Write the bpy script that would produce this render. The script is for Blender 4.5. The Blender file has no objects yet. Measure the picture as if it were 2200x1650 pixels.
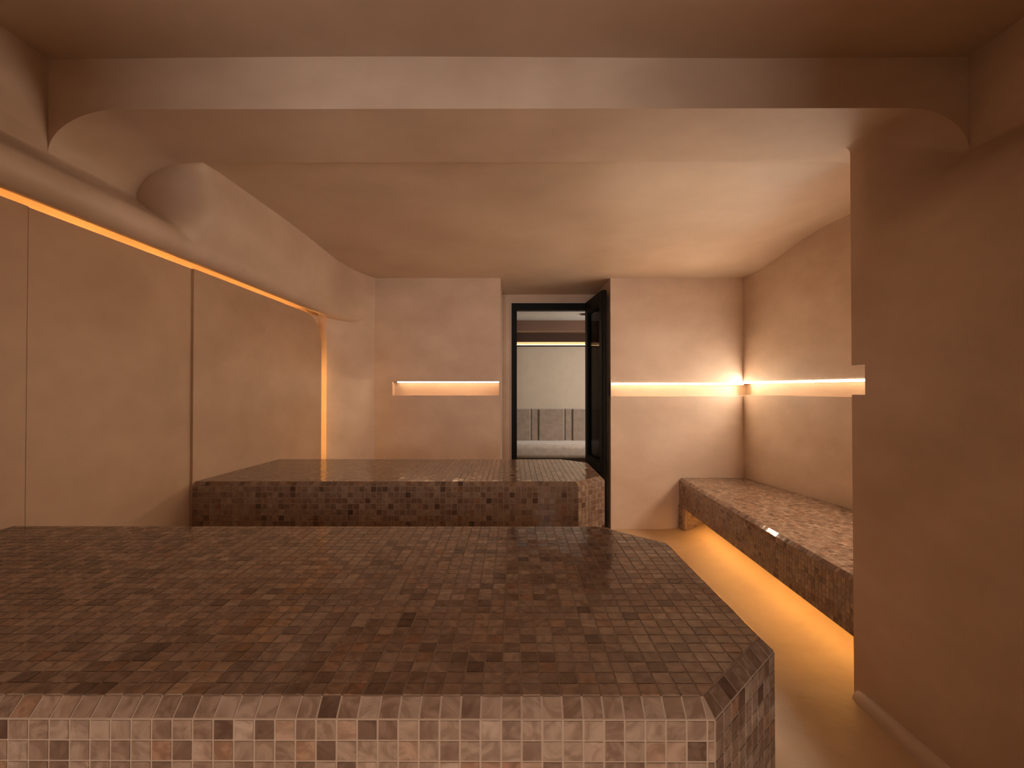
import bpy, bmesh, math, random
from mathutils import Vector, Matrix
random.seed(7)

# ------------------------------------------------------------------ camera, world, exposure
E = 1.165                                   # eye height of the photograph (m)
S = bpy.context.scene
COL = S.collection
cam_data = bpy.data.cameras.new('camera')
cam_data.sensor_width = 36.0
cam_data.lens = 1042.0 / 2200.0 * 36.0
cam_data.clip_start = 0.02
cam = bpy.data.objects.new('camera', cam_data)
cam.location = (0, 0, E)
cam.rotation_euler = (math.radians(90 + 0.605), 0, math.radians(0.165))
COL.objects.link(cam)
S.camera = cam

world = bpy.data.worlds.new('daylight')
world.use_nodes = True
S.world = world
world.node_tree.nodes['Background'].inputs[0].default_value = (1.0, 0.90, 0.80, 1)
world.node_tree.nodes['Background'].inputs[1].default_value = 7.4

S.view_settings.view_transform = 'Standard'
S.view_settings.look = 'None'
S.view_settings.gamma = 1.0
S.view_settings.exposure = 0.87
S.view_settings.use_curve_mapping = False
S.cycles.max_bounces = 4
S.cycles.diffuse_bounces = 4
S.cycles.glossy_bounces = 2
S.cycles.transparent_max_bounces = 6
S.cycles.adaptive_threshold = 0.10
S.cycles.light_sampling_threshold = 0.03
S.cycles.caustics_reflective = False
S.cycles.caustics_refractive = False


def portal(name, loc, rot, sx, sy):
    """light portal in a real opening: only guides daylight sampling, gives off no light itself"""
    d = bpy.data.lights.new(name, 'AREA')
    d.shape = 'RECTANGLE'; d.size = sx; d.size_y = sy
    d.cycles.is_portal = True
    o = bpy.data.objects.new(name, d)
    o.location = loc; o.rotation_euler = rot
    COL.objects.link(o)
    return o


# daylight comes in through an added opening behind the camera and a window of the lounge
YF = -3.0                                  # wall behind the camera
ADDED_OPENING = (-0.58, 0.36, 0.0, 2.05)             # x0 x1 z0 z1 of the daylight opening added behind the camera
LWIN = (5.3, 6.35, 0.8, 1.9)                # y0 y1 z0 z1 in the lounge side wall
portal('added_opening_portal', ((ADDED_OPENING[0] + ADDED_OPENING[1]) / 2, YF - 0.02, (ADDED_OPENING[2] + ADDED_OPENING[3]) / 2), (math.radians(90), 0, 0), ADDED_OPENING[1] - ADDED_OPENING[0], ADDED_OPENING[3] - ADDED_OPENING[2])
portal('window_portal', (2.62, (LWIN[0] + LWIN[1]) / 2, (LWIN[2] + LWIN[3]) / 2), (0, math.radians(90), 0), LWIN[3] - LWIN[2], LWIN[1] - LWIN[0])

# radiance of the light strips
L_NICHE = 85.0
L_ALCOVE = 105.0
L_ALCOVE_DEEP = 260.0
L_NICHE_DOWN = 3.0
L_NICHE_LEFT = 45.0
L_COVE = 12.0
L_VERT = 11.0
L_BENCH = 10.5
L_LOUNGE = 5.0
C_NICHE = (1.0, 0.74, 0.49)
C_ALCOVE = (1.0, 0.80, 0.60)
C_AMBER = (1.0, 0.51, 0.14)


# ------------------------------------------------------------------ helpers
def tag(o, label=None, cat=None, group=None, kind=None):
    if label: o['label'] = label
    if cat: o['category'] = cat
    if group: o['group'] = group
    if kind: o['kind'] = kind
    return o


def make(name, verts, faces, mat, parent=None, smooth=False):
    me = bpy.data.meshes.new(name)
    me.from_pydata([tuple(v) for v in verts], [], faces)
    me.validate()
    if smooth:
        me.polygons.foreach_set('use_smooth', [True] * len(me.polygons))
    me.materials.append(mat)
    o = bpy.data.objects.new(name, me)
    COL.objects.link(o)
    if parent is not None:
        o.parent = parent
        o.matrix_parent_inverse = parent.matrix_basis.inverted()
    return o


def empty(name, loc):
    o = bpy.data.objects.new(name, None)
    o.location = loc
    o.empty_display_size = 0.1
    COL.objects.link(o)
    return o


class MB:
    def __init__(self):
        self.v = []; self.f = []

    def add(self, verts, faces):
        b = len(self.v)
        self.v += [Vector(p) for p in verts]
        self.f += [[i + b for i in f] for f in faces]
        return self

    def box(self, x0, x1, y0, y1, z0, z1):
        return self.add([(x0, y0, z0), (x1, y0, z0), (x1, y1, z0), (x0, y1, z0), (x0, y0, z1), (x1, y0, z1), (x1, y1, z1), (x0, y1, z1)],
                        [[0, 3, 2, 1], [4, 5, 6, 7], [0, 1, 5, 4], [1, 2, 6, 5], [2, 3, 7, 6], [3, 0, 4, 7]])

    def quad(self, a, b, c, d):
        return self.add([a, b, c, d], [[0, 1, 2, 3]])

    def prism(self, pts, z0, z1):
        n = len(pts)
        self.add([(x, y, z0) for x, y in pts] + [(x, y, z1) for x, y in pts],
                 [list(range(n))[::-1], list(range(n, 2 * n))] + [[i, (i + 1) % n, n + (i + 1) % n, n + i] for i in range(n)])
        return self

    def build(self, name, mat, parent=None, smooth=False, bevel=0.0, seg=2):
        o = make(name, self.v, self.f, mat, parent, smooth)
        if bevel:
            bm = bmesh.new(); bm.from_mesh(o.data)
            bmesh.ops.recalc_face_normals(bm, faces=bm.faces)
            bmesh.ops.bevel(bm, geom=list(bm.edges), offset=bevel, segments=seg, profile=0.5, affect='EDGES')
            bm.to_mesh(o.data); bm.free()
            o.data.polygons.foreach_set('use_smooth', [True] * len(o.data.polygons))
            m = o.modifiers.new('soft', 'WEIGHTED_NORMAL')
        return o


def loft(name, rows, mat, parent=None, smooth=True, flip=False):
    """rows: list of equal-length point lists"""
    n = len(rows[0])
    v = [p for r in rows for p in r]
    f = []
    for j in range(len(rows) - 1):
        for i in range(n - 1):
            q = [j * n + i, j * n + i + 1, (j + 1) * n + i + 1, (j + 1) * n + i]
            f.append(q[::-1] if flip else q)
    return make(name, v, f, mat, parent, smooth)


def bez(p0, p1, p2, p3, n):
    out = []
    for i in range(n):
        t = i / (n - 1)
        a = (1 - t) ** 3; b = 3 * t * (1 - t) ** 2; c = 3 * t * t * (1 - t); d = t ** 3
        out.append((a * p0[0] + b * p1[0] + c * p2[0] + d * p3[0], a * p0[1] + b * p1[1] + c * p2[1] + d * p3[1]))
    return out


def lerp(a, b, t): return a + (b - a) * t
def sstep(t):
    t = max(0.0, min(1.0, t))
    return t * t * (3 - 2 * t)


# ------------------------------------------------------------------ materials
def new_mat(name):
    m = bpy.data.materials.new(name); m.use_nodes = True
    nt = m.node_tree
    return m, nt, nt.nodes['Principled BSDF']


def plaster(name, a, b, rough=0.5, scale=2.2, bump=0.06, spec=0.4):
    """trowelled lime plaster: cloudy tint, fine trowel relief"""
    m, nt, p = new_mat(name)
    N = nt.nodes; L = nt.links
    geo = N.new('ShaderNodeNewGeometry')
    mp = N.new('ShaderNodeMapping'); mp.inputs['Scale'].default_value = (1.0, 1.0, 1.5)
    L.new(geo.outputs['Position'], mp.inputs['Vector'])
    n1 = N.new('ShaderNodeTexNoise'); n1.inputs['Scale'].default_value = scale; n1.inputs['Detail'].default_value = 4; n1.inputs['Roughness'].default_value = 0.58
    L.new(mp.outputs['Vector'], n1.inputs['Vector'])
    r = N.new('ShaderNodeValToRGB')
    r.color_ramp.elements[0].position = 0.33; r.color_ramp.elements[0].color = (*a, 1)
    r.color_ramp.elements[1].position = 0.68; r.color_ramp.elements[1].color = (*b, 1)
    L.new(n1.outputs['Fac'], r.inputs['Fac']); L.new(r.outputs['Color'], p.inputs['Base Color'])
    rr = N.new('ShaderNodeMapRange'); rr.inputs['To Min'].default_value = rough - 0.08; rr.inputs['To Max'].default_value = rough + 0.1
    L.new(n1.outputs['Fac'], rr.inputs['Value']); L.new(rr.outputs['Result'], p.inputs['Roughness'])
    p.inputs['Specular IOR Level'].default_value = spec
    n3 = N.new('ShaderNodeTexNoise'); n3.inputs['Scale'].default_value = 16; n3.inputs['Detail'].default_value = 2
    L.new(geo.outputs['Position'], n3.inputs['Vector'])
    bp = N.new('ShaderNodeBump'); bp.inputs['Strength'].default_value = bump; bp.inputs['Distance'].default_value = 0.02
    L.new(n3.outputs['Fac'], bp.inputs['Height'])
    if bump > 0.1: L.new(bp.outputs['Normal'], p.inputs['Normal'])
    return m


def plain(name, c, rough=0.5, spec=0.5, metal=0.0):
    m, nt, p = new_mat(name)
    N = nt.nodes; L = nt.links
    geo = N.new('ShaderNodeNewGeometry')
    n = N.new('ShaderNodeTexNoise'); n.inputs['Scale'].default_value = 9; n.inputs['Detail'].default_value = 3
    L.new(geo.outputs['Position'], n.inputs['Vector'])
    r = N.new('ShaderNodeValToRGB')
    r.color_ramp.elements[0].color = (*[x * 0.93 for x in c], 1); r.color_ramp.elements[1].color = (*[min(1, x * 1.07) for x in c], 1)
    L.new(n.outputs['Fac'], r.inputs['Fac']); L.new(r.outputs['Color'], p.inputs['Base Color'])
    p.inputs['Roughness'].default_value = rough; p.inputs['Specular IOR Level'].default_value = spec; p.inputs['Metallic'].default_value = metal
    return m


def glow(name, c, s):
    m = bpy.data.materials.new(name); m.use_nodes = True
    nt = m.node_tree; nt.nodes.clear()
    e = nt.nodes.new('ShaderNodeEmission'); e.inputs[0].default_value = (*c, 1); e.inputs[1].default_value = s
    o = nt.nodes.new('ShaderNodeOutputMaterial'); nt.links.new(e.outputs[0], o.inputs[0])
    return m


def mosaic_mat():
    """swirled glass mosaic; tint per tile from the object's random number or the 'tint' attribute"""
    m, nt, p = new_mat('glass_mosaic')
    N = nt.nodes; L = nt.links
    oi = N.new('ShaderNodeObjectInfo'); at = N.new('ShaderNodeAttribute'); at.attribute_name = 'tint'
    ad = N.new('ShaderNodeMath'); ad.operation = 'ADD'; L.new(oi.outputs['Random'], ad.inputs[0]); L.new(at.outputs['Fac'], ad.inputs[1])
    fr = N.new('ShaderNodeMath'); fr.operation = 'FRACT'; L.new(ad.outputs[0], fr.inputs[0])
    ramp = N.new('ShaderNodeValToRGB'); ramp.color_ramp.interpolation = 'LINEAR'
    cols = [(0.0, (0.106, 0.062, 0.043)), (0.05, (0.169, 0.105, 0.074)), (0.20, (0.231, 0.150, 0.106)), (0.45, (0.269, 0.181, 0.130)),
            (0.70, (0.294, 0.204, 0.149)), (0.87, (0.356, 0.260, 0.196)), (0.95, (0.319, 0.194, 0.125)), (1.0, (0.256, 0.135, 0.083))]
    el = ramp.color_ramp.elements
    el[0].position = cols[0][0]; el[0].color = (*cols[0][1], 1)
    el[1].position = cols[-1][0]; el[1].color = (*cols[-1][1], 1)
    for pos, c in cols[1:-1]:
        e = el.new(pos); e.color = (*c, 1)
    L.new(fr.outputs[0], ramp.inputs['Fac'])
    geo = N.new('ShaderNodeNewGeometry')
    sc = N.new('ShaderNodeVectorMath'); sc.operation = 'SCALE'; sc.inputs['Scale'].default_value = 1.0
    L.new(geo.outputs['Position'], sc.inputs[0])
    off = N.new('ShaderNodeMath'); off.operation = 'MULTIPLY'; off.inputs[1].default_value = 53.0; L.new(fr.outputs[0], off.inputs[0])
    av = N.new('ShaderNodeVectorMath'); av.operation = 'ADD'; L.new(sc.outputs[0], av.inputs[0]); L.new(off.outputs[0], av.inputs[1])
    sw = N.new('ShaderNodeTexNoise'); sw.inputs['Scale'].default_value = 26; sw.inputs['Detail'].default_value = 2; sw.inputs['Distortion'].default_value = 2.0; sw.inputs['Roughness'].default_value = 0.5
    L.new(av.outputs[0], sw.inputs['Vector'])
    cr = N.new('ShaderNodeValToRGB')
    cr.color_ramp.elements[0].position = 0.36; cr.color_ramp.elements[0].color = (0.72, 0.65, 0.60, 1)
    cr.color_ramp.elements[1].position = 0.64; cr.color_ramp.elements[1].color = (1.20, 1.18, 1.16, 1)
    L.new(sw.outputs['Fac'], cr.inputs['Fac'])
    mx = N.new('ShaderNodeMix'); mx.data_type = 'RGBA'; mx.blend_type = 'MULTIPLY'; mx.inputs['Factor'].default_value = 0.85
    L.new(ramp.outputs['Color'], mx.inputs['A']); L.new(cr.outputs['Color'], mx.inputs['B'])
    L.new(mx.outputs['Result'], p.inputs['Base Color'])
    p.inputs['Roughness'].default_value = 0.09
    p.inputs['IOR'].default_value = 1.5
    return m


def tinted_glass():
    m = bpy.data.materials.new('smoked_glass'); m.use_nodes = True
    nt = m.node_tree; nt.nodes.clear(); N = nt.nodes; L = nt.links
    t = N.new('ShaderNodeBsdfTransparent'); t.inputs[0].default_value = (0.55, 0.53, 0.52, 1)
    g = N.new('ShaderNodeBsdfGlossy'); g.inputs['Roughness'].default_value = 0.02; g.inputs[0].default_value = (0.8, 0.8, 0.8, 1)
    f = N.new('ShaderNodeFresnel'); f.inputs['IOR'].default_value = 1.45
    sc = N.new('ShaderNodeMath'); sc.operation = 'MULTIPLY'; sc.inputs[1].default_value = 0.15; L.new(f.outputs[0], sc.inputs[0])
    mx = N.new('ShaderNodeMixShader'); o = N.new('ShaderNodeOutputMaterial')
    L.new(sc.outputs[0], mx.inputs[0]); L.new(t.outputs[0], mx.inputs[1]); L.new(g.outputs[0], mx.inputs[2]); L.new(mx.outputs[0], o.inputs[0])
    return m


def fabric(name, c):
    m, nt, p = new_mat(name)
    N = nt.nodes; L = nt.links
    geo = N.new('ShaderNodeNewGeometry')
    n = N.new('ShaderNodeTexNoise'); n.inputs['Scale'].default_value = 14; n.inputs['Detail'].default_value = 8; n.inputs['Roughness'].default_value = 0.7
    L.new(geo.outputs['Position'], n.inputs['Vector'])
    r = N.new('ShaderNodeValToRGB')
    r.color_ramp.elements[0].position = 0.3; r.color_ramp.elements[0].color = (*[x * 0.8 for x in c], 1)
    r.color_ramp.elements[1].position = 0.7; r.color_ramp.elements[1].color = (*[min(1, x * 1.15) for x in c], 1)
    L.new(n.outputs['Fac'], r.inputs['Fac']); L.new(r.outputs['Color'], p.inputs['Base Color'])
    p.inputs['Roughness'].default_value = 0.9; p.inputs['Sheen Weight'].default_value = 0.4
    return m


M_WALL = plaster('rose_plaster', (0.52, 0.385, 0.29), (0.65, 0.505, 0.40), rough=0.50)
M_WALL_LIT = plaster('rose_plaster_lit', (0.60, 0.47, 0.375), (0.72, 0.58, 0.48), rough=0.50)  # paler copy of the rose plaster, alcove strip light put into its colour
M_TERRA = plaster('terracotta_plaster', (0.45, 0.295, 0.19), (0.55, 0.375, 0.255), rough=0.50)
M_CEIL = plaster('ceiling_plaster', (0.52, 0.39, 0.285), (0.64, 0.50, 0.385), rough=0.42, scale=1.6)
M_FLOOR = plaster('floor_microcement', (0.50, 0.34, 0.20), (0.62, 0.44, 0.28), rough=0.44, scale=3.0, bump=0.12, spec=0.3)
M_TILE = mosaic_mat()
M_GROUT = plain('sand_grout', (0.38, 0.27, 0.195), 0.75, 0.2)
M_BLACK = plain('black_metal', (0.006, 0.0055, 0.005), 0.5, 0.12)
M_GLASS = tinted_glass()
M_BEAD = plain('pale_sealant', (0.62, 0.52, 0.45), 0.6)
M_ALU = plain('strip_housing', (0.5, 0.40, 0.30), 0.6, 0.2)
M_LWALL = plain('lounge_paint', (0.66, 0.575, 0.47), 0.7, 0.2)
M_LCEIL = plain('lounge_ceiling_paint', (0.62, 0.60, 0.57), 0.8, 0.2)
M_LBROWN = plain('brown_lacquer', (0.20, 0.115, 0.085), 0.5, 0.3)
M_LDARK = plain('dark_walnut', (0.07, 0.036, 0.022), 0.5, 0.3)
M_LFLOOR = plain('lounge_floor', (0.16, 0.11, 0.06), 0.5)
M_SOFA = fabric('taupe_velvet', (0.37, 0.295, 0.24))
M_SEAT = fabric('pale_velvet', (0.62, 0.54, 0.48))
G_NICHE = glow('niche_light', C_NICHE, L_NICHE)
G_ALCOVE = glow('alcove_light', C_ALCOVE, L_ALCOVE)
G_ALCOVE_N = glow('alcove_light_deep', C_ALCOVE, L_ALCOVE_DEEP)
G_UP_A = glow('alcove_light_up', C_ALCOVE, 20.0)
G_UP_B = glow('niche_light_up', C_NICHE, 12.0)
G_NICHE_D = glow('niche_light_soft', (1.0, 0.64, 0.33), L_NICHE_DOWN)
G_NICHE_L = glow('niche_light_short', C_NICHE, L_NICHE_LEFT)
G_COVE = glow('cove_light', C_AMBER, L_COVE)
G_VERT = glow('slot_light', C_AMBER, L_VERT)
G_BENCH = glow('bench_light', C_AMBER, L_BENCH)
G_LOUNGE = glow('lounge_light', (1.0, 0.62, 0.28), L_LOUNGE)

TOPZ = E + 1.35

# ------------------------------------------------------------------ floor
def floor_h(x, y):
    """flat, then coved up to a ramp under the bench"""
    x0 = 1.345 - 0.026 * (4.05 - y) * 0.9
    w = 0.035
    t = (x - x0) / w
    sp = t if t > 20 else math.log1p(math.exp(t))
    return 0.42 * w * sp * sstep((y - 1.45) / 0.35) if t > -9 else 0.0

xs = [-1.75 + 0.07 * i for i in range(41)] + [1.07 + 0.02 * i for i in range(36)] + [1.80 + 0.1 * i for i in range(7)]
ys = [YF - 0.1 + 0.05 * i for i in range(158)]
rows = [[(x, y, floor_h(x, y)) for x in xs] for y in ys]
fl = loft('floor', rows, M_FLOOR)
tag(fl, 'amber lit microcement floor of the steam room', kind='structure')

# ------------------------------------------------------------------ ceilings
def ceil_h(x, y):
    h = 0.929 + 0.022 * sstep((3.9 - y) / 1.2)
    h += 0.135 * sstep((x - 1.35) / 0.75) * sstep((4.05 - y) / 0.95)
    h += 0.006 * math.sin(x * 3.1 + y * 2.0)* sstep((4.0 - y) / 0.6)
    return h

xs = [-1.62 + 0.05 * i for i in range(80)]
ys = [1.93 + 0.05 * i for i in range(59)]
rows = [[(x, y, E + ceil_h(x, y)) for x in xs] for y in ys]
o = loft('ceiling_rear', rows, M_CEIL, flip=True)
tag(o, 'curved plaster ceiling beyond the beam', kind='structure')
xs = [-1.75 + 0.1 * i for i in range(36)]
ys = [YF - 0.1 + 0.1 * i for i in range(48)]
rows = [[(x, y, E + 1.10 + 0.004 * math.sin(2.3 * x + 1.7 * y)) for x in xs] for y in ys]
o = loft('ceiling', rows, M_CEIL, flip=True)
tag(o, 'dark plaster ceiling in front of the beam', kind='structure')

# ------------------------------------------------------------------ beam with haunches
YB0, YB1 = 1.597, 1.9755
HB = 0.929
def haunch(x0, x1, h0, h1, n=22):
    """quarter ellipse from (x0,h0) vertical tangent up to (x1,h1) horizontal tangent"""
    out = []
    for i in range(n + 1):
        a = i / n * math.pi / 2
        out.append((x0 + (x1 - x0) * (1 - math.cos(a)), h0 + (h1 - h0) * math.sin(a)))
    return out
under = [(-1.64, 0.783)] + haunch(-1.545, -1.305, 0.783, HB)
under += [(x, HB) for x in (-0.9, -0.4, 0.1, 0.6, 1.0)]
under += haunch(1.505, 1.30, 0.789, HB)[::-1] + [(1.62, 0.789)]
m = MB()
n = len(under)
front = [(x, YB0, E + h) for x, h in under]; back = [(x, YB1, E + h) for x, h in under]
top_f = [(x, YB0, E + 1.2) for x, h in under]; top_b = [(x, YB1, E + 1.2) for x, h in under]
m.add(front + back, [[i, i + 1, n + i + 1, n + i] for i in range(n - 1)])
beam = m.build('ceiling_beam', M_WALL, smooth=True)
m2 = MB()
m2.add(front + top_f, [[i + 1, i, n + i, n + i + 1] for i in range(n - 1)])
m2.add(back + top_b, [[i, i + 1, n + i + 1, n + i] for i in range(n - 1)])
m2.build('beam_face', M_WALL, beam)
tag(beam, 'wide plaster ceiling beam with rounded haunches', kind='structure')

# ------------------------------------------------------------------ left side: bulkhead, cavity wall, panels
def drift(y): return 0.0616 * max(0.0, y - 2.19) + 0.10 * max(0.0, y - 3.5)
def drop(y): return -0.0285 * max(0.0, min(y, 3.55) - 2.19)

def lower(y, a0=0.0):
    """nose of the bulkhead, from its front tangent round into the light cavity"""
    k = drift(y)
    cx, ch, r = -1.43 + k, 0.625 + drop(y), 0.06
    pts = []
    for i in range(0, 19):
        a = math.radians(lerp(a0, -120.0, i / 18))
        pts.append((cx + r * math.cos(a), ch + r * math.sin(a)))
    e = pts[-1]
    return pts[0], pts[1:] + [(e[0] - 0.006, ch + 0.05), (e[0] - 0.2, ch + 0.05)]

def prof_near(y):
    st, lo = lower(y, 60.0)
    p = [(lerp(-1.548, -1.545, i / 5), lerp(1.2, 0.783, i / 5)) for i in range(6)]
    p += bez((-1.545, 0.783), (-1.541, 0.764), (st[0] - 0.045, st[1] + 0.026), st, 17)[1:]
    return p + lo

def prof_arc(y):
    """profile that starts along the haunch of the beam itself"""
    st, lo = lower(y, 60.0)
    p = [(-1.285, 0.985)] + haunch(-1.545, -1.305, 0.783, HB, 12)[::-1]
    p += bez((-1.545, 0.783), (-1.541, 0.764), (st[0] - 0.045, st[1] + 0.026), st, 17)[1:]
    return p + lo

def face_x(y):
    if y < 3.3: return -1.295 + 0.010 * (y - 2.0)
    t = (y - 3.3) / 0.75
    return -1.282 + 0.124 * t ** 2.4

def prof_far(y):
    st, lo = lower(y)
    fx = face_x(y)
    fh = lerp(0.79, 0.70, sstep((y - 3.3) / 0.7))
    p = [(fx, 1.2)] + [(fx, lerp(0.97, fh, i / 12)) for i in range(13)]
    p += bez((fx, fh), (fx, lerp(0.72, 0.65, sstep((y - 3.3) / 0.7))), (st[0] + 0.012, st[1] + lerp(0.045, 0.01, sstep((y - 3.3) / 0.7))), st, 17)[1:]
    return p + lo

ysA = [YF - 0.1, -1.5, -0.8, 0.0, 0.5, 1.0, 1.3, 1.5, YB0, 1.7, 1.85, YB1]
rowsA = [[(x, y, E + h) for x, h in prof_near(y)] for y in ysA]
bulk = loft('bulkhead_beam', rowsA, M_WALL, flip=True)
rowsB = []
for i in range(25):
    t = i / 24
    y = YB1 + 0.16 * t
    s = math.sqrt(max(0, 1 - (1 - t) ** 2.2))
    a, b = prof_arc(y), prof_far(y)
    rowsB.append([(lerp(p[0], q[0], s), y, E + lerp(p[1], q[1], s)) for p, q in zip(a, b)])
for i in range(1, 41):
    y = lerp(YB1 + 0.16, 4.075, i / 40)
    rowsB.append([(x, y, E + h) for x, h in prof_far(y)])
loft('bulkhead_face', rowsB, M_WALL, bulk, flip=True)
tag(bulk, 'rounded plaster bulkhead running above the cove light', kind='structure')

m = MB()
plan = [(-1.548, YF - 0.1), (-1.545, 2.19), (-1.4545, 3.60), (-1.389, 3.60), (-1.158, 4.055), (-1.158, 4.3)]
for (x0, y0), (x1, y1) in zip(plan[:-1], plan[1:]):
    m.quad((x0, y0, 0), (x0, y0, TOPZ), (x1, y1, TOPZ), (x1, y1, 0))
wl = m.build('wall_left', M_WALL)
tag(wl, 'plaster side wall behind the glowing cove', kind='structure')

def panel(y0, y1, x0, x1, h0, h1, th=0.022, corner=0.0):
    """free standing wall panel: inner face along (x0,y0)-(x1,y1), top from h0 to h1"""
    poly = [(0.0, 0.0), (1.0, 0.0)]
    L = math.hypot(x1 - x0, y1 - y0)
    if corner:
        for i in range(15):
            a = i / 14 * math.pi / 2
            u = 1 - (corner - corner * math.cos(a)) / L
            z = E + lerp(h0, h1, u) - corner * 0.95 * (1 - math.sin(a))
            poly.append((u, z))
    else:
        poly.append((1.0, E + h1))
    poly.append((0.0, E + h0))
    n = len(poly)
    pts = [(lerp(x0, x1, u), lerp(y0, y1, u), z) for u, z in poly]
    v = pts + [(x - th, y, z) for x, y, z in pts]
    f = [list(range(n)), list(range(n, 2 * n))[::-1]] + [[(i + 1) % n, i, n + i, n + (i + 1) % n] for i in range(n)]
    o = make('wall_panel', v, f, M_TERRA, wl)
    bm = bmesh.new(); bm.from_mesh(o.data)
    bmesh.ops.recalc_face_normals(bm, faces=bm.faces)
    bm.to_mesh(o.data); bm.free()
    return o
panel(YF + 0.001, 1.4470, -1.4562, -1.4562, 0.550, 0.549)
panel(1.4460, 2.1900, -1.4550, -1.4590, 0.546, 0.546)
panel(2.1892, 2.9512, -1.4480, -1.4000, 0.546, 0.524)
panel(2.9515, 3.4540, -1.4010, -1.3690, 0.523, 0.508, corner=0.215)

# ------------------------------------------------------------------ right side wall with haunch pocket and slot
XE = 1.295
def prof_right(y):
    """side wall in front of the beam: recessed above, flowing forward to the lower wall"""
    p = [(1.505, lerp(1.2, 0.789, i / 5)) for i in range(6)]
    p += bez((1.505, 0.789), (1.485, 0.752), (1.30, 0.66), (XE, 0.40), 16)[1:]
    return p + [(XE, h) for h in (0.25, 0.09, -0.021, -0.3, -0.7, -1.165)]
def prof_right_beam(y):
    """below the beam: coved from the underside of the beam into the wall"""
    t = sstep((y - YB0) / (1.80 - YB0))
    near = haunch(1.505, 1.30, 0.789, HB)[::-1] + bez((1.505, 0.789), (1.485, 0.752), (1.30, 0.66), (XE, 0.40), 16)[1:]
    far = haunch(XE, 1.27, 0.905, HB)[::-1] + [(XE, lerp(0.905, 0.40, i / 15)) for i in range(1, 16)]
    p = [(lerp(a[0], b[0], t), lerp(a[1], b[1], t)) for a, b in zip(near, far)]
    return p + [(XE, 0.25), (XE, 0.09)], [(XE, h) for h in (0.09, -0.021)], [(XE, h) for h in (-0.021, -0.3, -0.7, -1.165)]
ysR = [YF - 0.1, -1.5, -0.6, 0.3, 0.9, 1.3, 1.5, YB0]
wr = loft('wall_right', [[(x, y, E + h) for x, h in prof_right(y)] for y in ysR], M_WALL)
tag(wr, 'plaster side wall ending at the bench alcove', kind='structure')
ysU = [YB0 + (1.80 - YB0) * i / 12 for i in range(13)] + [1.83, 1.86]
ysM = [YB0, 1.7, 1.79]
ysD = [YB0, 1.7, 1.86]
for k, yy in ((0, ysU), (1, ysM), (2, ysD)):
    loft('wall_segment', [[(x, y, E + h) for x, h in prof_right_beam(y)[k]] for y in yy], M_WALL, wr)
# end of the wall with the slot cut through its edge
m = MB()
for h0, h1 in ((-1.165, -0.021), (0.09, 1.2)):
    m.quad((XE, 1.86, E + h0), (XE, 1.86, E + h1), (2.5, 1.86, E + h1), (2.5, 1.86, E + h0))
capu = [(x, 1.86, E + h) for x, h in prof_right_beam(1.86)[0] if h > 0.45]
m.add(capu + [(XE + 0.02, 1.86, E + 1.2)], [[i, i + 1, len(capu)] for i in range(len(capu) - 1)])
m.quad((XE, 1.79, E + 0.09), (2.5, 1.79, E + 0.09), (2.5, 1.86, E + 0.09), (XE, 1.86, E + 0.09))
m.quad((XE, 1.79, E - 0.021), (XE, 1.86, E - 0.021), (2.5, 1.86, E - 0.021), (2.5, 1.79, E - 0.021))
m.quad((XE, 1.79, E - 0.021), (2.5, 1.79, E - 0.021), (2.5, 1.79, E + 0.09), (XE, 1.79, E + 0.09))
m.build('wall_end', M_WALL, wr)
# rounded skirting at the foot of that wall
rows = []
for y in [YF, -1.5, -0.5, 0.5, 1.2, 1.6, 1.8, 1.835, 1.85]:
    k = 1.0 if y < 1.82 else (0.75 if y < 1.84 else 0.4)
    rows.append([(XE + 0.004, y, 0.036 * k + 0.010), (XE - 0.012 * k, y, 0.036 * k + 0.006), (XE - 0.026 * k, y, 0.030 * k), (XE - 0.032 * k, y, 0.012 * k), (XE - 0.034 * k, y, -0.005)])
rows.append([(XE + 0.004, 1.853, z) for z in (0.03, 0.02, 0.01, 0.005, -0.005)])
bb = loft('baseboard_right', rows, M_WALL)
tag(bb, 'rounded plaster skirting at the foot of the side wall', kind='structure')

# ------------------------------------------------------------------ walls with recessed light niches
def wall_niche(name, A, B, niche, mat, z0=0.0, z1=TOPZ, depth=0.06, cap0=True, cap1=True, parent=None):
    """wall from A to B in plan, room on the right hand side when walking A->B is NOT assumed: normal points to camera side"""
    A = Vector((A[0], A[1], 0)); B = Vector((B[0], B[1], 0))
    d = (B - A); L = d.length; d /= L
    nrm = Vector((d.y, -d.x, 0))           # towards the room for walls listed left to right
    u0, u1, h0, h1 = niche
    def P(u, z, k=0.0):
        return A + d * u + Vector((0, 0, z)) - nrm * k
    m = MB()
    zl, zh = E + h0, E + h1
    m.quad(P(0, z0), P(L, z0), P(L, zl), P(0, zl))
    m.quad(P(0, zh), P(L, zh), P(L, z1), P(0, z1))
    if cap0 and u0 > 1e-4: m.quad(P(0, zl), P(u0, zl), P(u0, zh), P(0, zh))
    if cap1 and u1 < L - 1e-4: m.quad(P(u1, zl), P(L, zl), P(L, zh), P(u1, zh))
    e0 = u0 if cap0 else -depth * 1.2
    e1 = u1 if cap1 else L + depth * 1.2
    m.quad(P(e0, zl, depth), P(e1, zl, depth), P(e1, zh, depth), P(e0, zh, depth))
    m.quad(P(e0, zl), P(e1, zl), P(e1, zl, depth), P(e0, zl, depth))
    m.quad(P(e0, zh, depth), P(e1, zh, depth), P(e1, zh), P(e0, zh))
    if cap0: m.quad(P(u0, zl), P(u0, zl, depth), P(u0, zh, depth), P(u0, zh))
    if cap1: m.quad(P(u1, zl, depth), P(u1, zl), P(u1, zh), P(u1, zh, depth))
    return m.build(name, mat, parent), P

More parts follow.
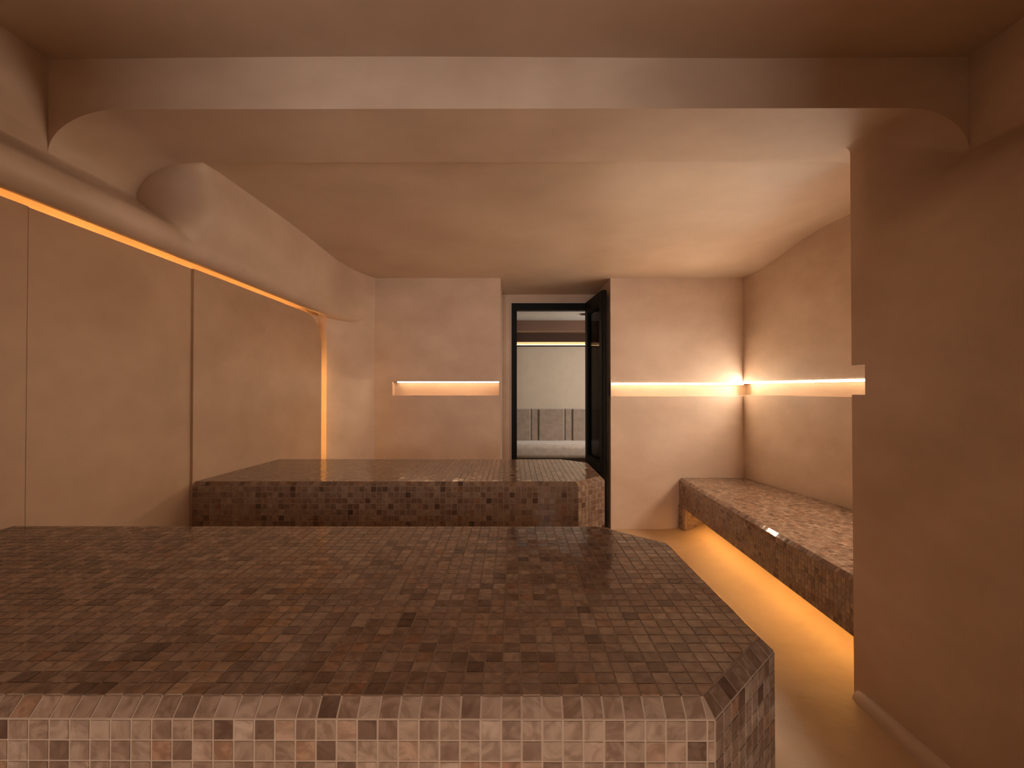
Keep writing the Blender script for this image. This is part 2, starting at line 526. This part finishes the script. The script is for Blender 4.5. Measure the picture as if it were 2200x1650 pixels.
YW = 4.05
wb, P_left = wall_niche('wall_back', (-1.20, YW), (-0.109, YW), (0.19, 1.082, -0.052, 0.062), M_WALL, depth=0.087)
tag(wb, 'rose plaster back wall with the short glowing niche', kind='structure')
wb2, P_right = wall_niche('wall_back', (0.812, YW), (1.916, YW), (0.0, 1.104, -0.060, 0.050), M_WALL_LIT, depth=0.055, cap0=True, cap1=False)
tag(wb2, 'rose back wall panel coloured as lit, between the door and the bench alcove', kind='structure')
wa, P_alc = wall_niche('wall_alcove', (1.916, YW), (2.26, 1.855), (0.0, 2.22, -0.048, 0.060), M_WALL, depth=0.055, cap0=False, cap1=False)
tag(wa, 'amber plaster alcove wall above the tiled bench', kind='structure')


def led_bar(name, P, u0, u1, h_top, tall, k0, k1, label, mat=None, upper=None):
    """light bar hanging under the niche lintel: bright front, softer underside"""
    zl, zh = E + h_top - tall, E + h_top
    root = empty(name, P(u0, zl, k1))
    v = [P(u0, zl, k0), P(u1, zl, k0), P(u1, zh, k0), P(u0, zh, k0)]
    make('diffuser', v, [[0, 1, 2, 3]], mat or G_NICHE, root)
    make('lower_lens', [P(u0, zl, k0), P(u0, zl, k1), P(u1, zl, k1), P(u1, zl, k0)], [[0, 1, 2, 3]], G_NICHE_D, root)
    m = MB()
    m.quad(P(u0, zl, k1), P(u0, zh, k1), P(u1, zh, k1), P(u1, zl, k1))
    m.quad(P(u0, zl, k0), P(u0, zh, k0), P(u0, zh, k1), P(u0, zl, k1))
    m.quad(P(u1, zl, k0), P(u1, zl, k1), P(u1, zh, k1), P(u1, zh, k0))
    m.build('housing', M_ALU, root)
    if upper:
        make('upper_lens', [P(u0, zh, k0), P(u1, zh, k0), P(u1, zh, -0.0002), P(u0, zh, -0.0002)], [[0, 1, 2, 3]], upper, root)
    tag(root, label, 'light strip', 'niche light strips')
    return root

led_bar('led_strip', P_left, 0.225, 1.078, 0.0618, 0.007, 0.030, 0.080, 'warm light strip in the short niche beside the open door', G_NICHE_L)
led_bar('led_strip', P_right, 0.004, 1.104, 0.0495, 0.0125, -0.003, 0.050, 'bright light strip in the back wall niche between door and alcove', None, G_UP_B)
led_bar('led_strip', P_alc, 0.01, 1.225, 0.0595, 0.0135, -0.002, 0.050, 'bright light strip in the alcove wall niche above the bench', G_ALCOVE, G_UP_A)
led_bar('led_strip', P_alc, 1.23, 2.2, 0.0595, 0.0135, 0.013, 0.050, 'light strip of the alcove niche where the side wall hides it', G_ALCOVE_N)

# ------------------------------------------------------------------ door recess
YD = 4.757
m = MB()
m.quad((-0.109, YW, 0), (-0.109, YW, TOPZ), (-0.109, YD, TOPZ), (-0.109, YD, 0))
m.quad((0.812, YW, 0), (0.812, YD, 0), (0.812, YD, TOPZ), (0.812, YW, TOPZ))
X0, X1, DT = -0.022, 0.765, E + 0.845
m.box(-0.30, X0, YD, YD + 0.12, 0, TOPZ)
m.box(X1, 1.0, YD, YD + 0.12, 0, TOPZ)
m.box(X0, X1, YD, YD + 0.12, DT, TOPZ)
wd = m.build('wall_recess', M_WALL)
tag(wd, 'shaded plaster recess around the doorway', kind='structure')

door = empty('door_1', (0.37, YD, 0))
tag(door, 'black metal framed door with smoked glass standing open', kind='structure')
m = MB()
m.box(X0 + 0.004, X0 + 0.056, YD - 0.02, YD + 0.06, 0, DT - 0.004)
m.box(X1 - 0.052, X1 - 0.004, YD - 0.02, YD + 0.06, 0, DT - 0.004)
m.box(X0 + 0.056, X1 - 0.052, YD - 0.02, YD + 0.06, DT - 0.074, DT - 0.004)
m.build('door_frame', M_BLACK, door)
m = MB()
m.box(X0 - 0.006, X0 + 0.004, YD - 0.012, YD + 0.02, 0, DT + 0.006)
m.box(X0 + 0.004, X1 - 0.08, YD - 0.012, YD + 0.02, DT - 0.004, DT + 0.006)
m.build('sealant_bead', M_BEAD, door)
# leaf, swung towards the room
hx, hy = 0.72, 4.715
ang = math.atan2(4.09 - hy, 0.766 - hx)
Lf = math.hypot(4.09 - hy, 0.766 - hx)
Rm = Matrix.Translation((hx, hy, 0)) @ Matrix.Rotation(ang, 4, 'Z')
def leafbox(mb, u0, u1, z0, z1, t0=-0.021, t1=0.021):
    b = MB().box(u0, u1, t0, t1, z0, z1)
    mb.add([Rm @ v for v in b.v], b.f)
m = MB()
LT = DT - 0.008
leafbox(m, 0, 0.085, 0.01, LT); leafbox(m, Lf - 0.085, Lf, 0.01, LT)
leafbox(m, 0.085, Lf - 0.085, LT - 0.11, LT); leafbox(m, 0.085, Lf - 0.085, 0.455, 0.535); leafbox(m, 0.085, Lf - 0.085, 0.01, 0.12)
leafbox(m, Lf, Lf + 0.008, 0.01, LT, -0.012, 0.006)
leaf = m.build('door_leaf', M_BLACK, door)
for z0, z1 in ((0.12, 0.455), (0.535, LT - 0.11)):
    g = MB(); leafbox(g, 0.080, Lf - 0.080, z0 - 0.004, z1 + 0.004, -0.003, 0.003)
    g.build('glass_pane', M_GLASS, leaf)
    g = MB()
    leafbox(g, 0.085, 0.097, z0, z1, -0.014, 0.014); leafbox(g, Lf - 0.097, Lf - 0.085, z0, z1, -0.014, 0.014)
    leafbox(g, 0.097, Lf - 0.097, z0, z0 + 0.012, -0.014, 0.014); leafbox(g, 0.097, Lf - 0.097, z1 - 0.012, z1, -0.014, 0.014)
    g.build('glazing_bead', M_BLACK, leaf)
for z in (0.25, 1.0, 1.75):
    MB().box(X1 - 0.060, X1 - 0.046, YD - 0.045, YD - 0.018, z, z + 0.09).build('hinge', M_BLACK, door)

# ------------------------------------------------------------------ unseen walls added behind the camera to narrow the daylight
m = MB()
SHADE_GAP = (-0.66, 0.34, 2.06)               # gap in the added wall, sized to darken the sides of the room
for a in ((-1.75, SHADE_GAP[0], 0, TOPZ), (SHADE_GAP[1], 1.75, 0, TOPZ), (SHADE_GAP[0], SHADE_GAP[1], SHADE_GAP[2], TOPZ)):
    m.box(a[0], a[1], -0.57, -0.45, a[2], a[3])
o = m.build('wall_added_front', M_WALL)
tag(o, 'unseen wall added behind the viewer, its gap shapes the daylight', kind='structure')
m = MB()
m.box(-1.12, -1.0, YF, -0.57, 0, TOPZ); m.box(0.6, 0.72, YF, -0.57, 0, TOPZ)
o = m.build('wall_added_sides', M_WALL)
tag(o, 'unseen side walls added behind the gap to confine the daylight', kind='structure')
m = MB()
x0, x1, z0, z1 = ADDED_OPENING
for a in ((-1.75, x0, 0, TOPZ), (x1, 1.75, 0, TOPZ), (x0, x1, z1, TOPZ)):
    m.box(a[0], a[1], YF - 0.12, YF, a[2], a[3])
o = m.build('wall_added_end', M_WALL)
tag(o, 'unseen end wall added with the opening that lets daylight in', kind='structure')

# ------------------------------------------------------------------ lounge beyond the door
YL = 7.0
m = MB(); m.box(-1.7, 2.6, YL, YL + 0.1, 0, 2.4)
o = m.build('wall_lounge', M_LWALL); tag(o, 'cream lounge wall above the banquette', kind='structure')
for nm, boxes, lab in (
        ('wall_lounge_left', [(-1.7, -1.6, 4.88, YL, 0, 2.4)], 'lounge side wall away from the window'),
        ('wall_lounge_right', [(2.6, 2.7, 4.88, LWIN[0], 0, 2.4), (2.6, 2.7, LWIN[1], YL, 0, 2.4), (2.6, 2.7, LWIN[0], LWIN[1], 0, LWIN[2]), (2.6, 2.7, LWIN[0], LWIN[1], LWIN[3], 2.4)], 'lounge side wall around the window'),
        ('wall_lounge_front', [(-1.7, -0.30, 4.76, 4.88, 0, 2.4), (1.0, 2.7, 4.76, 4.88, 0, 2.4)], 'lounge wall beside the doorway')):
    m = MB()
    for bx in boxes: m.box(*bx)
    tag(m.build(nm, M_LWALL), lab, kind='structure')
m = MB(); m.box(-1.7, 2.7, 4.74, YL + 0.1, -0.05, 0.0)
o = m.build('floor_lounge', M_LFLOOR); tag(o, 'dark lounge floor beyond the door', kind='structure')
m = MB(); m.box(-1.7, 2.7, 4.86, YL + 0.1, E + 0.937, E + 1.1)
o = m.build('ceiling_lounge', M_LCEIL); tag(o, 'grey lounge ceiling seen through the door', kind='structure')
m = MB(); m.box(-1.6, 2.6, 6.60, YL, E + 0.792, E + 0.945)
o = m.build('lounge_beam', M_LBROWN); tag(o, 'brown ceiling drop above the lounge cove', kind='structure')
m = MB(); m.box(-1.6, 2.6, 6.90, 6.93, E + 0.672, E + 0.80)
o = m.build('lounge_trim', M_LDARK); tag(o, 'dark wooden fascia over the lounge cove light', kind='structure')
m = MB(); m.box(-1.6, 2.6, 6.94, YL, E + 0.612, E + 0.630)
o = m.build('lounge_cove_trim', M_LDARK); tag(o, 'slim dark ledge under the lounge cove light', kind='structure')
root = empty('led_strip', (0.5, 6.96, E + 0.63))
MB().box(-1.55, 2.55, 6.945, 6.975, E + 0.630, E + 0.639).build('diffuser', G_LOUNGE, root)
tag(root, 'warm cove light strip above the lounge banquette', 'light strip')
m = MB()
m.box(2.60, 2.66, LWIN[0], LWIN[1], LWIN[2], LWIN[2] + 0.05); m.box(2.60, 2.66, LWIN[0], LWIN[1], LWIN[3] - 0.05, LWIN[3])
m.box(2.60, 2.66, LWIN[0], LWIN[0] + 0.05, LWIN[2] + 0.05, LWIN[3] - 0.05); m.box(2.60, 2.66, LWIN[1] - 0.05, LWIN[1], LWIN[2] + 0.05, LWIN[3] - 0.05)
o = m.build('window_1', M_BLACK); tag(o, 'black window frame in the lounge side wall', kind='structure')

sofa = empty('banquette', (0.5, 6.6, 0))
tag(sofa, 'taupe velvet banquette with channelled back beyond the door', 'sofa')
m = MB(); m.box(-1.5, 2.4, 6.34, 6.90, E - 0.91, E - 0.722); m.build('seat_cushion', M_SEAT, sofa, bevel=0.06, seg=5)
m = MB(); m.box(-1.5, 2.4, 6.40, 6.98, 0.0, E - 0.905); m.build('base', M_LDARK, sofa)
x = 0.828 - 0.475 * 5
k = 0
while x < 2.0:
    m = MB(); m.box(x + 0.004, x + 0.366, 6.815, 6.985, E - 0.76, E - 0.278); m.build('back_panel', M_SOFA, sofa, bevel=0.018, seg=3)
    m = MB(); m.box(x + 0.374, x + 0.471, 6.830, 6.985, E - 0.76, E - 0.278); m.build('back_channel', M_SOFA, sofa, bevel=0.014, seg=3)
    x += 0.475; k += 1

dl = empty('downlight', (0.88, 6.03, E + 0.937))
def disc(name, r0, r1, z0, z1, mat):
    m = MB(); n = 24
    a = [(dl.location.x + r * math.cos(2 * math.pi * i / n), dl.location.y + r * math.sin(2 * math.pi * i / n), z) for r, z in ((r1, z1), (r1, z0), (r0, z0), (r0, z1)) for i in range(n)]
    m.add(a, [[j * n + i, j * n + (i + 1) % n, (j + 1) * n + (i + 1) % n, (j + 1) * n + i] for j in range(3) for i in range(n)])
    return m.build(name, mat, dl)
disc('ring', 0.036, 0.052, E + 0.925, E + 0.938, M_LDARK)
disc('lens', 0.001, 0.036, E + 0.931, E + 0.938, M_BLACK)
tag(dl, 'small unlit bronze downlight in the lounge ceiling', 'downlight')

# ------------------------------------------------------------------ hidden cove and bench lights
root = empty('led_strip', (-1.50, 1.0, E + 0.48))
rows = []
for y0, y1 in ((YF + 0.1, 0.4), (0.4, 1.4), (1.4, 2.19), (2.19, 2.8), (2.8, 3.40)):
    for_y = []
    xa = -1.512 + drift(y0) * 0.93; xb = -1.512 + drift(y1) * 0.93
    if y0 < 2.0: xa = -1.515; 
    m = MB()
    za, zb = E + 0.50 + drop(y0), E + 0.50 + drop(y1)
    m.add([(xa - 0.012, y0, za), (xa + 0.012, y0, za), (xb + 0.012, y1, zb), (xb - 0.012, y1, zb)], [[0, 1, 2, 3]])
    m.build('diffuser', G_COVE, root)
tag(root, 'amber cove light strip hidden behind the wall panels', 'light strip')

root = empty('led_strip', (-1.41, 3.44, 0.8))
m = MB()
m.quad((-1.418, 3.447, 0.62), (-1.400, 3.450, 0.62), (-1.400, 3.450, E + 0.22), (-1.418, 3.447, E + 0.22))
m.build('diffuser', G_VERT, root)
tag(root, 'amber upright light strip hidden behind the last wall panel', 'light strip')

# ------------------------------------------------------------------ mosaic
P_T = 0.026         # tile pitch
GAP = 0.0026
CAMP = Vector((0, 0, E))

def clip(poly, a, b):
    """keep the part of poly on the left of a->b"""
    out = []
    ex, ey = b[0] - a[0], b[1] - a[1]
    def side(p): return ex * (p[1] - a[1]) - ey * (p[0] - a[0])
    for i in range(len(poly)):
        p, q = poly[i], poly[(i + 1) % len(poly)]
        sp, sq = side(p), side(q)
        if sp >= 0: out.append(p)
        if (sp > 0 and sq < 0) or (sp < 0 and sq > 0):
            t = sp / (sp - sq)
            out.append((p[0] + (q[0] - p[0]) * t, p[1] + (q[1] - p[1]) * t))
    return out

def area(poly):
    return 0.5 * sum(poly[i][0] * poly[(i + 1) % len(poly)][1] - poly[(i + 1) % len(poly)][0] * poly[i][1] for i in range(len(poly)))

def dedupe(poly):
    out = []
    for p in poly:
        if not out or math.hypot(p[0] - out[-1][0], p[1] - out[-1][1]) > 1e-4: out.append(p)
    if len(out) > 1 and math.hypot(out[0][0] - out[-1][0], out[0][1] - out[-1][1]) < 1e-4: out.pop()
    return out

def inset(poly, d):
    """inset a counter clockwise convex polygon by clipping against shifted edges"""
    res = poly
    n = len(poly)
    for i in range(n):
        a, b = poly[i], poly[(i + 1) % n]
        L = math.hypot(b[0] - a[0], b[1] - a[1])
        if L < 1e-6: continue
        nx, ny = -(b[1] - a[1]) / L, (b[0] - a[0]) / L
        res = clip(res, (a[0] + nx * d, a[1] + ny * d), (b[0] + nx * d, b[1] + ny * d))
        if len(res) < 3: return []
    return dedupe(res)

def grid_tiles(region, pu, pv, ou, ov):
    """clip a grid of pitch (pu,pv), a line at (ou,ov), to a convex CCW region; returns inset polygons"""
    us = [p[0] for p in region]; vs = [p[1] for p in region]
    i0, i1 = math.floor((min(us) - ou) / pu - 1e-6), math.ceil((max(us) - ou) / pu + 1e-6)
    j0, j1 = math.floor((min(vs) - ov) / pv - 1e-6), math.ceil((max(vs) - ov) / pv + 1e-6)
    out = []
    for j in range(j0, j1):
        for i in range(i0, i1):
            q = [(ou + i * pu, ov + j * pv), (ou + (i + 1) * pu, ov + j * pv), (ou + (i + 1) * pu, ov + (j + 1) * pv), (ou + i * pu, ov + (j + 1) * pv)]
            for k in range(len(region)):
                q = clip(q, region[k], region[(k + 1) % len(region)])
                if len(q) < 3: break
            if len(q) < 3 or area(q) < 0.06 * pu * pv: continue
            q = inset(dedupe(q), GAP / 2)
            if len(q) >= 3 and area(q) > 0.02 * pu * pv: out.append(q)
    return out

def tile_rings(poly):
    """one tile: top face proud of the grout and its four sides"""
    n = len(poly)
    v = [(x, y, -0.0015) for x, y in poly] + [(x, y, 0.0011) for x, y in poly]
    f = [[n + i for i in range(n)]] + [[i, (i + 1) % n, n + (i + 1) % n, n + i] for i in range(n)]
    return v, f

class Mosaic:
    def __init__(self, root): self.root = root; self.items = []
    def face(self, O, u, v, region, pu, pv, ou, ov):
        u = Vector(u).normalized(); v = Vector(v).normalized(); nrm = u.cross(v)
        B = Matrix((u, v, nrm)).transposed().to_4x4()
        for poly in grid_tiles(region, pu, pv, ou, ov):
            c = (sum(p[0] for p in poly) / len(poly), sum(p[1] for p in poly) / len(poly))
            loc = [(x - c[0], y - c[1]) for x, y in poly]
            W = Vector(O) + u * c[0] + v * c[1]
            tilt = Matrix.Rotation(math.radians(random.gauss(0, 0.45)), 4, 'X') @ Matrix.Rotation(math.radians(random.gauss(0, 0.45)), 4, 'Y')
            M = Matrix.Translation(W) @ B @ tilt
            d = CAMP - W
            cosv = nrm.dot(d) / d.length
            px = 1100 + 1042 * W.x / max(W.y, 0.05); py = 836 - 1042 * (W.z - E) / max(W.y, 0.05)
            seen = cosv > 0 and W.y > 0.2 and -20 < px < 2220 and -20 < py < 1670
            size = area(poly) * max(cosv, 0) / d.length_squared * (1.0 if seen else 0.0)
            self.items.append((size, M, loc))
    def build(self, limit=300, rest_name='mosaic_field'):
        self.items.sort(key=lambda t: -t[0])
        for size, M, loc in self.items[:limit]:
            v, f = tile_rings(loc)
            me = bpy.data.meshes.new('tile'); me.from_pydata(v, [], f); me.materials.append(M_TILE)
            o = bpy.data.objects.new('tile', me)
            COL.objects.link(o)
            o.parent = self.root
            o.matrix_parent_inverse = self.root.matrix_basis.inverted()
            o.matrix_basis = M
        rest = self.items[limit:]
        if rest:
            V = []; F = []; T = []
            for size, M, loc in rest:
                v, f = tile_rings(loc); b = len(V); r = random.random()
                V += [M @ Vector(p) for p in v]
                F += [[i + b for i in q] for q in f]
                T += [r] * len(f)
            o = make(rest_name, V, F, M_TILE, self.root)
            at = o.data.attributes.new('tint', 'FLOAT', 'FACE')
            at.data.foreach_set('value', T)
            o['kind'] = 'stuff'

BV_IN, BV_DN = 0.0195, 0.0175
def line_x(p, d, q, e):
    den = d[0] * e[1] - d[1] * e[0]
    t = ((q[0] - p[0]) * e[1] - (q[1] - p[1]) * e[0]) / den
    return (p[0] + d[0] * t, p[1] + d[1] * t)

def slab(root, outline, free, top, rows, col_line, row_line, skirt_rows=None):
    """outline CCW in plan; free[i] True when edge i (i -> i+1) is exposed (gets the sloped edge tile and a tiled fascia)"""
    n = len(outline)
    lines = []
    for i in range(n):
        a, b = outline[i], outline[(i + 1) % n]
        L = math.hypot(b[0] - a[0], b[1] - a[1]); d = ((b[0] - a[0]) / L, (b[1] - a[1]) / L)
        k = BV_IN if free[i] else 0.0
        lines.append(((a[0] - d[1] * k, a[1] + d[0] * k), d))
    inner = [line_x(lines[i - 1][0], lines[i - 1][1], lines[i][0], lines[i][1]) for i in range(n)]
    depth = rows * P_T
    zt, zm, zb = top, top - BV_DN, top - BV_DN - depth
    v = [(x, y, zb) for x, y in outline] + [(x, y, zm) for x, y in outline] + [(x, y, zt) for x, y in inner]
    f = [list(range(n))[::-1], [2 * n + i for i in range(n)]]
    for r in (0, 1):
        f += [[r * n + i, r * n + (i + 1) % n, (r + 1) * n + (i + 1) % n, (r + 1) * n + i] for i in range(n)]
    make('slab', v, f, M_GROUT, root)
    mo = Mosaic(root)
    mo.face((0, 0, zt), (1, 0, 0), (0, 1, 0), inner, P_T, P_T, col_line, row_line) if abs(lines[0][1][1]) < 1e-3 else None
    if abs(lines[0][1][1]) >= 1e-3:      # top laid along a slanted first edge
        d = lines[0][1]; O = inner[0]
        loc = [((x - O[0]) * d[0] + (y - O[1]) * d[1], -(x - O[0]) * d[1] + (y - O[1]) * d[0]) for x, y in inner]
        mo.face((O[0], O[1], zt), (d[0], d[1], 0), (-d[1], d[0], 0), loc, P_T, P_T, 0, 0)
    for i in range(n):
        if not free[i]: continue
        a, b = outline[i], outline[(i + 1) % n]
        d = lines[i][1]
        L = math.hypot(b[0] - a[0], b[1] - a[1])
        if abs(d[1]) < 1e-3 and d[0] > 0:
            pu, ou = P_T, col_line - a[0]
        else:
            pu, ou = L / round(L / P_T), 0.0
        mo.face((a[0], a[1], zb), (d[0], d[1], 0), (0, 0, 1), [(0, 0), (L, 0), (L, depth), (0, depth)], pu, P_T, ou, depth)
        ia, ib = inner[i], inner[(i + 1) % n]
        bl = math.hypot(BV_IN, BV_DN)
        ua = (ia[0] - a[0]) * d[0] + (ia[1] - a[1]) * d[1]; ub = (ib[0] - a[0]) * d[0] + (ib[1] - a[1]) * d[1]
        mo.face((a[0], a[1], zm), (d[0], d[1], 0), (-d[1] * BV_IN, d[0] * BV_IN, BV_DN), [(0, 0), (L, 0), (ub, bl), (ua, bl)], pu, bl, ou, 0)
    mo.build()
    return zb

# front table
root = empty('massage_table', (-0.5, 1.02, 0))
x1, c = 0.4145, 0.160
out = [(-1.4560, 0.617), (x1 - c, 0.617), (x1, 0.617 + c), (x1, 1.433 - c), (x1 - c, 1.433), (-1.4560, 1.433)]
zb = slab(root, out, [True, True, True, True, True, False], E - 0.400, 9, 0.0105, 0.617 + BV_IN)
MB().box(-1.452, 0.16, 0.80, 1.25, 0.0, zb).build('pedestal', M_WALL, root)
tag(root, 'large tiled massage table in front with a chamfered corner', 'massage table', 'tiled massage tables')
# middle table
root = empty('massage_table', (-0.5, 2.55, 0))
x1, c = 0.437, 0.146
Y0 = 2.187
out = [(-1.4475, Y0), (x1 - c, Y0), (x1, Y0 + c), (x1, 2.922 - c), (x1 - c, 2.922), (-1.4012, 2.922)]
zb = slab(root, out, [True, True, True, True, True, False], E - 0.420, 9, 0.287 - BV_IN, Y0 + BV_IN)
MB().box(-1.395, 0.20, 2.36, 2.75, 0.0, zb).build('pedestal', M_WALL, root)
tag(root, 'tiled massage table further back reaching the open door', 'massage table', 'tiled massage tables')
# bench in the alcove
root = empty('tiled_bench', (1.7, 3.0, 0))
def alc_x(y): return 1.916 + (YW - y) * (2.26 - 1.916) / (YW - 1.855)
out = [(1.380, 4.046), (1.3235, 1.868), (alc_x(1.868) - 0.004, 1.868), (alc_x(4.046) - 0.004, 4.046)]
zb = slab(root, out, [True, False, False, False], E - 0.738, 8, 0, 0)
tag(root, 'long mosaic tiled bench along the alcove wall', 'bench')
# rounded tiled foot under the bench
def rounded_rect(x0, x1, y0, y1, r, n=6):
    pts = []
    for cx, cy, a0 in ((x0 + r, y0 + r, 180), (x1 - r, y0 + r, 270), (x1 - r, y1 - r, 0), (x0 + r, y1 - r, 90)):
        for i in range(n + 1):
            a = math.radians(a0 + 90 * i / n); pts.append((cx + r * math.cos(a), cy + r * math.sin(a)))
    return pts
foot = rounded_rect(1.372, 1.552, 3.925, 4.085, 0.034)
fz = floor_h(1.43, 3.95) - 0.01
MB().prism(foot, fz, zb).build('foot', M_GROUT, root, smooth=False)
mo = Mosaic(root)
def walk(pts, step):
    out = []; pts = pts + [pts[0]]
    acc = 0.0; cur = Vector(pts[0]); out.append(cur.copy()); need = step
    for q in pts[1:]:
        q = Vector(q)
        while (q - cur).length >= need - 1e-9:
            cur = cur + (q - cur).normalized() * need; out.append(cur.copy()); need = step
        need -= (q - cur).length; cur = q
    return out
per = sum(math.dist(foot[i], foot[(i + 1) % len(foot)]) for i in range(len(foot)))
st = per / round(per / P_T)
w = walk(foot, st)
for a, b in zip(w[:-1], w[1:]):
    if max(a.y, b.y) > 4.05: continue
    d = b - a; L = d.length
    nn = Vector((d.y, -d.x)).normalized() * 0.0006
    mo.face((a.x + nn.x, a.y + nn.y, fz), (d.x, d.y, 0), (0, 0, 1), [(0, 0), (L, 0), (L, zb - fz), (0, zb - fz)], L, P_T, 0, zb - fz)
mo.build(limit=80, rest_name='foot_mosaic')

root = empty('led_strip', (1.43, 3.0, zb - 0.01))
m = MB()
m.quad((1.40, 1.95, zb - 0.004), (1.43, 3.85, zb - 0.004), (1.455, 3.85, zb - 0.004), (1.425, 1.95, zb - 0.004))
m.build('diffuser', G_BENCH, root)
tag(root, 'amber light strip hidden under the tiled bench', 'light strip')
